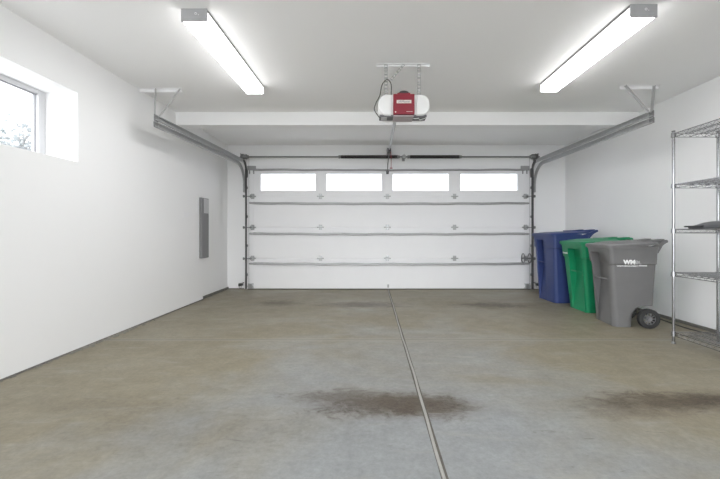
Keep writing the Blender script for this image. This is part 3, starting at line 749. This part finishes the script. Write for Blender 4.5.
# lettering on the near side (-y face, tilted by the draft)
tilt = math.atan(0.075/Hh)
def side_mat(x, z, off=0.0035):
    y = -W/2 + 0.055*(1-z/Hh) - off
    return Matrix.Translation((x, y, z)) @ Matrix.Rotation(PI/2 + 0*tilt, 4, 'X') @ Matrix.Rotation(-tilt*0, 4, 'X')
zL = Hh - 0.158
def logo_y(z): return -W/2 - (0.0165 if z > Hh-0.18 else 0.0) + 0.055*(1-z/Hh)
mt = Matrix.Translation((0.185, logo_y(zL)-0.001, zL)) @ Matrix.Rotation(PI/2, 4, 'X') @ Matrix.Rotation(0, 4, 'X')
text_part('logo_lettering', 'WM', 0.060, M['mark'], g, mt, 0.001, 1.0, 0.0035)
b = MB(); yy = logo_y(zL)-0.001
b.torus((0.255, yy, zL), (0, 1, 0), 0.015, 0.0016, 16, 4); b.torus((0.255, yy, zL-0.001), (0, 1, 0), 0.006, 0.0012, 10, 4); b.tube([(0.278, yy, zL+0.014), (0.282, yy, zL-0.016), (0.297, yy, zL-0.016)], 0.0016, 4)
b.build('logo_emblem', M['mark'], g)
z2 = zL - 0.040; yy = logo_y(z2)-0.0025
text_part('slogan_lettering', 'WASTE MANAGEMENT', 0.020, M['mark'], g, Matrix.Translation((0.178, yy, z2)) @ Matrix.Rotation(PI/2, 4, 'X'), 0.0008, 1.0, 0.0006)
b = MB(); b.box(0.285, 0.36, yy-0.001, yy+0.001, z2-0.001, z2+0.012); b.build('logo_stroke', M['mark'], g)

# green cart
Hg, Wg, Dg = 0.845, 0.48, 0.47
g2 = empty('waste_cart', (2.55, 4.445, 0), 0.0)
cart(g2, M['green'], Hg, Wg, Dg, 0.07, 0.05, 0.15, sticker=False, nc=-0.04, nw=0.55)
tag(g2, 'green wheeled waste cart standing between the blue and grey ones', 'waste bin', 'wheeled waste carts')
MZ = Matrix(((0, 0, -1, 0), (-1, 0, 0, 0), (0, 1, 0, 0), (0, 0, 0, 1)))   # text facing -x
zq = Hg - 0.19
text_part('lettering', 'Recycle', 0.036, M['mark'], g2, Matrix.Translation((0.005, 0.16, Hg-0.13)) @ MZ, 0.001, 1.0, 0.001)
# blue cart
Hb, Wb, Db = 0.945, 0.54, 0.50
g3 = empty('waste_cart', (2.49, 5.06, 0), 0.05)
cart(g3, M['blue'], Hb, Wb, Db, 0.045, 0.04, 0.15, lid_rise=0.012, nc=0.085, nw=0.36)
tag(g3, 'blue wheeled waste cart, tallest and closest to the garage door', 'waste bin', 'wheeled waste carts')

# ------------------------------------------------------------------ wire shelving
SX0, SX1, SY0, SY1 = 2.675, 3.070, 2.19, 3.095
u = empty('wire_shelving_unit', ((SX0+SX1)/2, (SY0+SY1)/2, 0)); tag(u, 'chrome wire shelving unit with five shelves at the right edge', 'shelving unit')
ucx, ucy = (SX0+SX1)/2, (SY0+SY1)/2
hxw, hyw = (SX1-SX0)/2, (SY1-SY0)/2
SZ = [0.10, 0.628, 1.008, 1.405, 1.855]
for sx in (-1, 1):
    for sy in (-1, 1):
        x, y = sx*hxw, sy*hyw
        b = MB(); b.cyl((x, y, 0.02), (x, y, 1.875), 0.0112, 16)
        for z in [0.1+0.0508*i for i in range(35)]: b.torus((x, y, z), (0, 0, 1), 0.0112, 0.0005, 14, 4)
        po = b.build('post', M['chrome'], u, smooth=True)
        b = MB(); b.cyl((x, y, 0.0), (x, y, 0.012), 0.017, 16); b.cyl((x, y, 0.012), (x, y, 0.03), 0.009, 12); b.build('leveling_foot', M['galvd'], po)
        b = MB(); b.cyl((x, y, 1.873), (x, y, 1.880), 0.0135, 16); b.build('post_cap', M['blackp'], po)
def shelf(z):
    b = MB(); dz = 0.030
    x0, x1, y0, y1 = -hxw, hxw, -hyw, hyw
    for zz, rr in ((z, 0.0032), (z-dz, 0.0032)):
        for (a, c) in (((x0+0.012, y0, zz), (x1-0.012, y0, zz)), ((x0+0.012, y1, zz), (x1-0.012, y1, zz)), ((x0, y0+0.012, zz), (x0, y1-0.012, zz)), ((x1, y0+0.012, zz), (x1, y1-0.012, zz))):
            b.cyl(a, c, rr, 6)
    def zig(a, c):
        a, c = Vector(a), Vector(c); n = int((c-a).length/0.028)
        b.tube([a.lerp(c, i/n) - Vector((0, 0, dz*(i % 2))) for i in range(n+1)], 0.0016, 4)
    zig((x0+0.014, y0, z), (x1-0.014, y0, z)); zig((x0+0.014, y1, z), (x1-0.014, y1, z)); zig((x0, y0+0.014, z), (x0, y1-0.014, z)); zig((x1, y0+0.014, z), (x1, y1-0.014, z))
    n = 40
    for i in range(1, n):
        y = y0 + (y1-y0)*i/n; b.cyl((x0, y, z+0.004), (x1, y, z+0.004), 0.0017, 5)
    for fx in (0.33, 0.67):
        x = x0+(x1-x0)*fx
        b.cyl((x, y0, z), (x, y1, z), 0.0028, 6); b.cyl((x, y0, z-dz), (x, y1, z-dz), 0.0028, 6); zig((x, y0+0.014, z), (x, y1-0.014, z))
    for sx in (-1, 1):
        for sy in (-1, 1): b.cyl((sx*hxw, sy*hyw, z-dz-0.003), (sx*hxw, sy*hyw, z+0.006), 0.0185, 14, 0.0165)
    return b.build('wire_shelf', M['chrome'], u)
for z in SZ: shelf(z)

# tray on the middle shelf
t = empty('storage_tray', (2.86, 2.74, 1.0146)); tag(t, 'dark grey flat plastic lid lying on the middle wire shelf', 'lid')
b = MB()
rings = []
for (o, z) in ((0.0, 0.0), (0.004, 0.008), (0.0, 0.016), (-0.03, 0.030), (-0.065, 0.050), (-0.10, 0.060), (-0.13, 0.062)):
    rings.append([(x, y, z) for x, y, _ in rrect(-0.165-o, 0.165+o, -0.26-o, 0.26+o, 0.05, 6)])
b.loft(rings); b.build('tray_shell', M['tray'], t, smooth=True)
b = MB(); b.box(-0.178, -0.135, 0.10, 0.262, 0.012, 0.024, 0.004); b.build('latch', M['blackp'], t)
b = MB(); b.box(0.06, 0.13, -0.27, -0.262, 0.01, 0.03, 0.002); b.build('latch', M['panell'], t)

# cable on the floor at the foot of the right wall
b = MB(); b.tube(smoothpts([(3.30, 4.3, 0.006), (3.25, 3.9, 0.006), (3.22, 3.55, 0.006), (3.28, 3.25, 0.006), (3.24, 2.95, 0.006), (3.29, 2.6, 0.006)]), 0.006, 6)
tag(b.build('floor_cable', M['cord'], smooth=True), 'black cable lying along the foot of right wall behind the shelving', 'cable')

# ------------------------------------------------------------------ outside
tag(MB().box(-40, 40, -30, 45, -0.35, -0.16).build('ground', M['ground']), 'pale ground outside the garage', 'ground', kind='structure')
def tree(x, y, hgt, cr, seed, label):
    rnd = random.Random(seed)
    root = empty('tree', (x, y, -0.16))
    b = MB(); tips = []
    def branch(p, dv, L, r, depth):
        q = p + dv*L
        b.cyl(p, q, r, 6, r*0.65)
        if depth == 0: tips.append(q); return
        for k in range(3 if depth > 1 else 4):
            nd = (dv + Vector((rnd.uniform(-1, 1), rnd.uniform(-1, 1), rnd.uniform(-0.2, 0.7)))*0.75).normalized()
            branch(q, nd, L*rnd.uniform(0.55, 0.8), r*0.6, depth-1)
    branch(Vector((0, 0, 0)), Vector((0, 0, 1)), hgt*0.36, 0.13, 4)
    b.build('trunk', M['bark'], root)
    b = MB()
    for q in tips:
        for k in range(24):
            c = q + Vector((rnd.gauss(0, 0.28), rnd.gauss(0, 0.28), rnd.gauss(0, 0.22)))
            s_ = rnd.uniform(0.03, 0.065); n1 = Vector((rnd.gauss(0, 1), rnd.gauss(0, 1), rnd.gauss(0, 1))).normalized(); n2 = n1.orthogonal().normalized()
            b.bm.faces.new([b.bm.verts.new(c + n1*s_), b.bm.verts.new(c + n2*s_*0.6), b.bm.verts.new(c - n1*s_), b.bm.verts.new(c - n2*s_*0.6)])
    b.build('foliage', M['leaf'], root)
    tag(root, label, 'tree', 'trees outside the window')
tree(-9.0, 9.8, 3.9, 2, 3, 'pale leafy tree outside, towards right edge of the left window pane')
tree(-13.0, 10.6, 5.6, 2, 9, 'pale leafy tree outside, towards left edge of the left window pane')

# ------------------------------------------------------------------ world
wd = bpy.data.worlds.new('overcast'); sc.world = wd; wd.use_nodes = True
nt = wd.node_tree; nt.nodes.clear()
tc = node(nt, 'ShaderNodeTexCoord')
nz = node(nt, 'ShaderNodeTexNoise', {'Vector': tc.outputs['Generated'], 'Scale': 3.0, 'Detail': 4.0})
c = mixc(nt, nz.outputs['Fac'], (0.86, 0.92, 1.0, 1), (1.0, 1.0, 1.0, 1))
# brighter sky patch added rear-left, out of view, to light the right wall
dp = node(nt, 'ShaderNodeVectorMath', {0: tc.outputs['Generated'], 1: (-0.42, -0.88, 0.22)}, operation='DOT_PRODUCT')
gl = math_(nt, 'POWER', math_(nt, 'MAXIMUM', dp.outputs['Value'], 0.0), 3.0)
stg = math_(nt, 'ADD', math_(nt, 'MULTIPLY', gl, 1.7), 1.30)
bg = node(nt, 'ShaderNodeBackground', {'Color': c, 'Strength': stg})
ow = node(nt, 'ShaderNodeOutputWorld'); nt.links.new(bg.outputs[0], ow.inputs[0])

# ------------------------------------------------------------------ camera
cam = bpy.data.cameras.new('camera'); co = bpy.data.objects.new('camera', cam); COL.objects.link(co)
co.location = (0, 0, EYE); co.rotation_euler = (PI/2, 0, 0)
cam.sensor_width = 36; cam.lens = 350/720*36; cam.shift_x = -11/720; cam.shift_y = -7.5/720; cam.clip_start = 0.05
sc.camera = co
vs = sc.view_settings; vs.view_transform = 'Standard'; vs.look = 'None'; vs.gamma = 1.0; vs.use_curve_mapping = False; vs.exposure = 1.60
cy = sc.cycles
cy.use_denoising = True; cy.max_bounces = 12; cy.diffuse_bounces = 8; cy.glossy_bounces = 4; cy.transparent_max_bounces = 12; cy.sample_clamp_indirect = 8.0
cy.caustics_reflective = False; cy.caustics_refractive = False
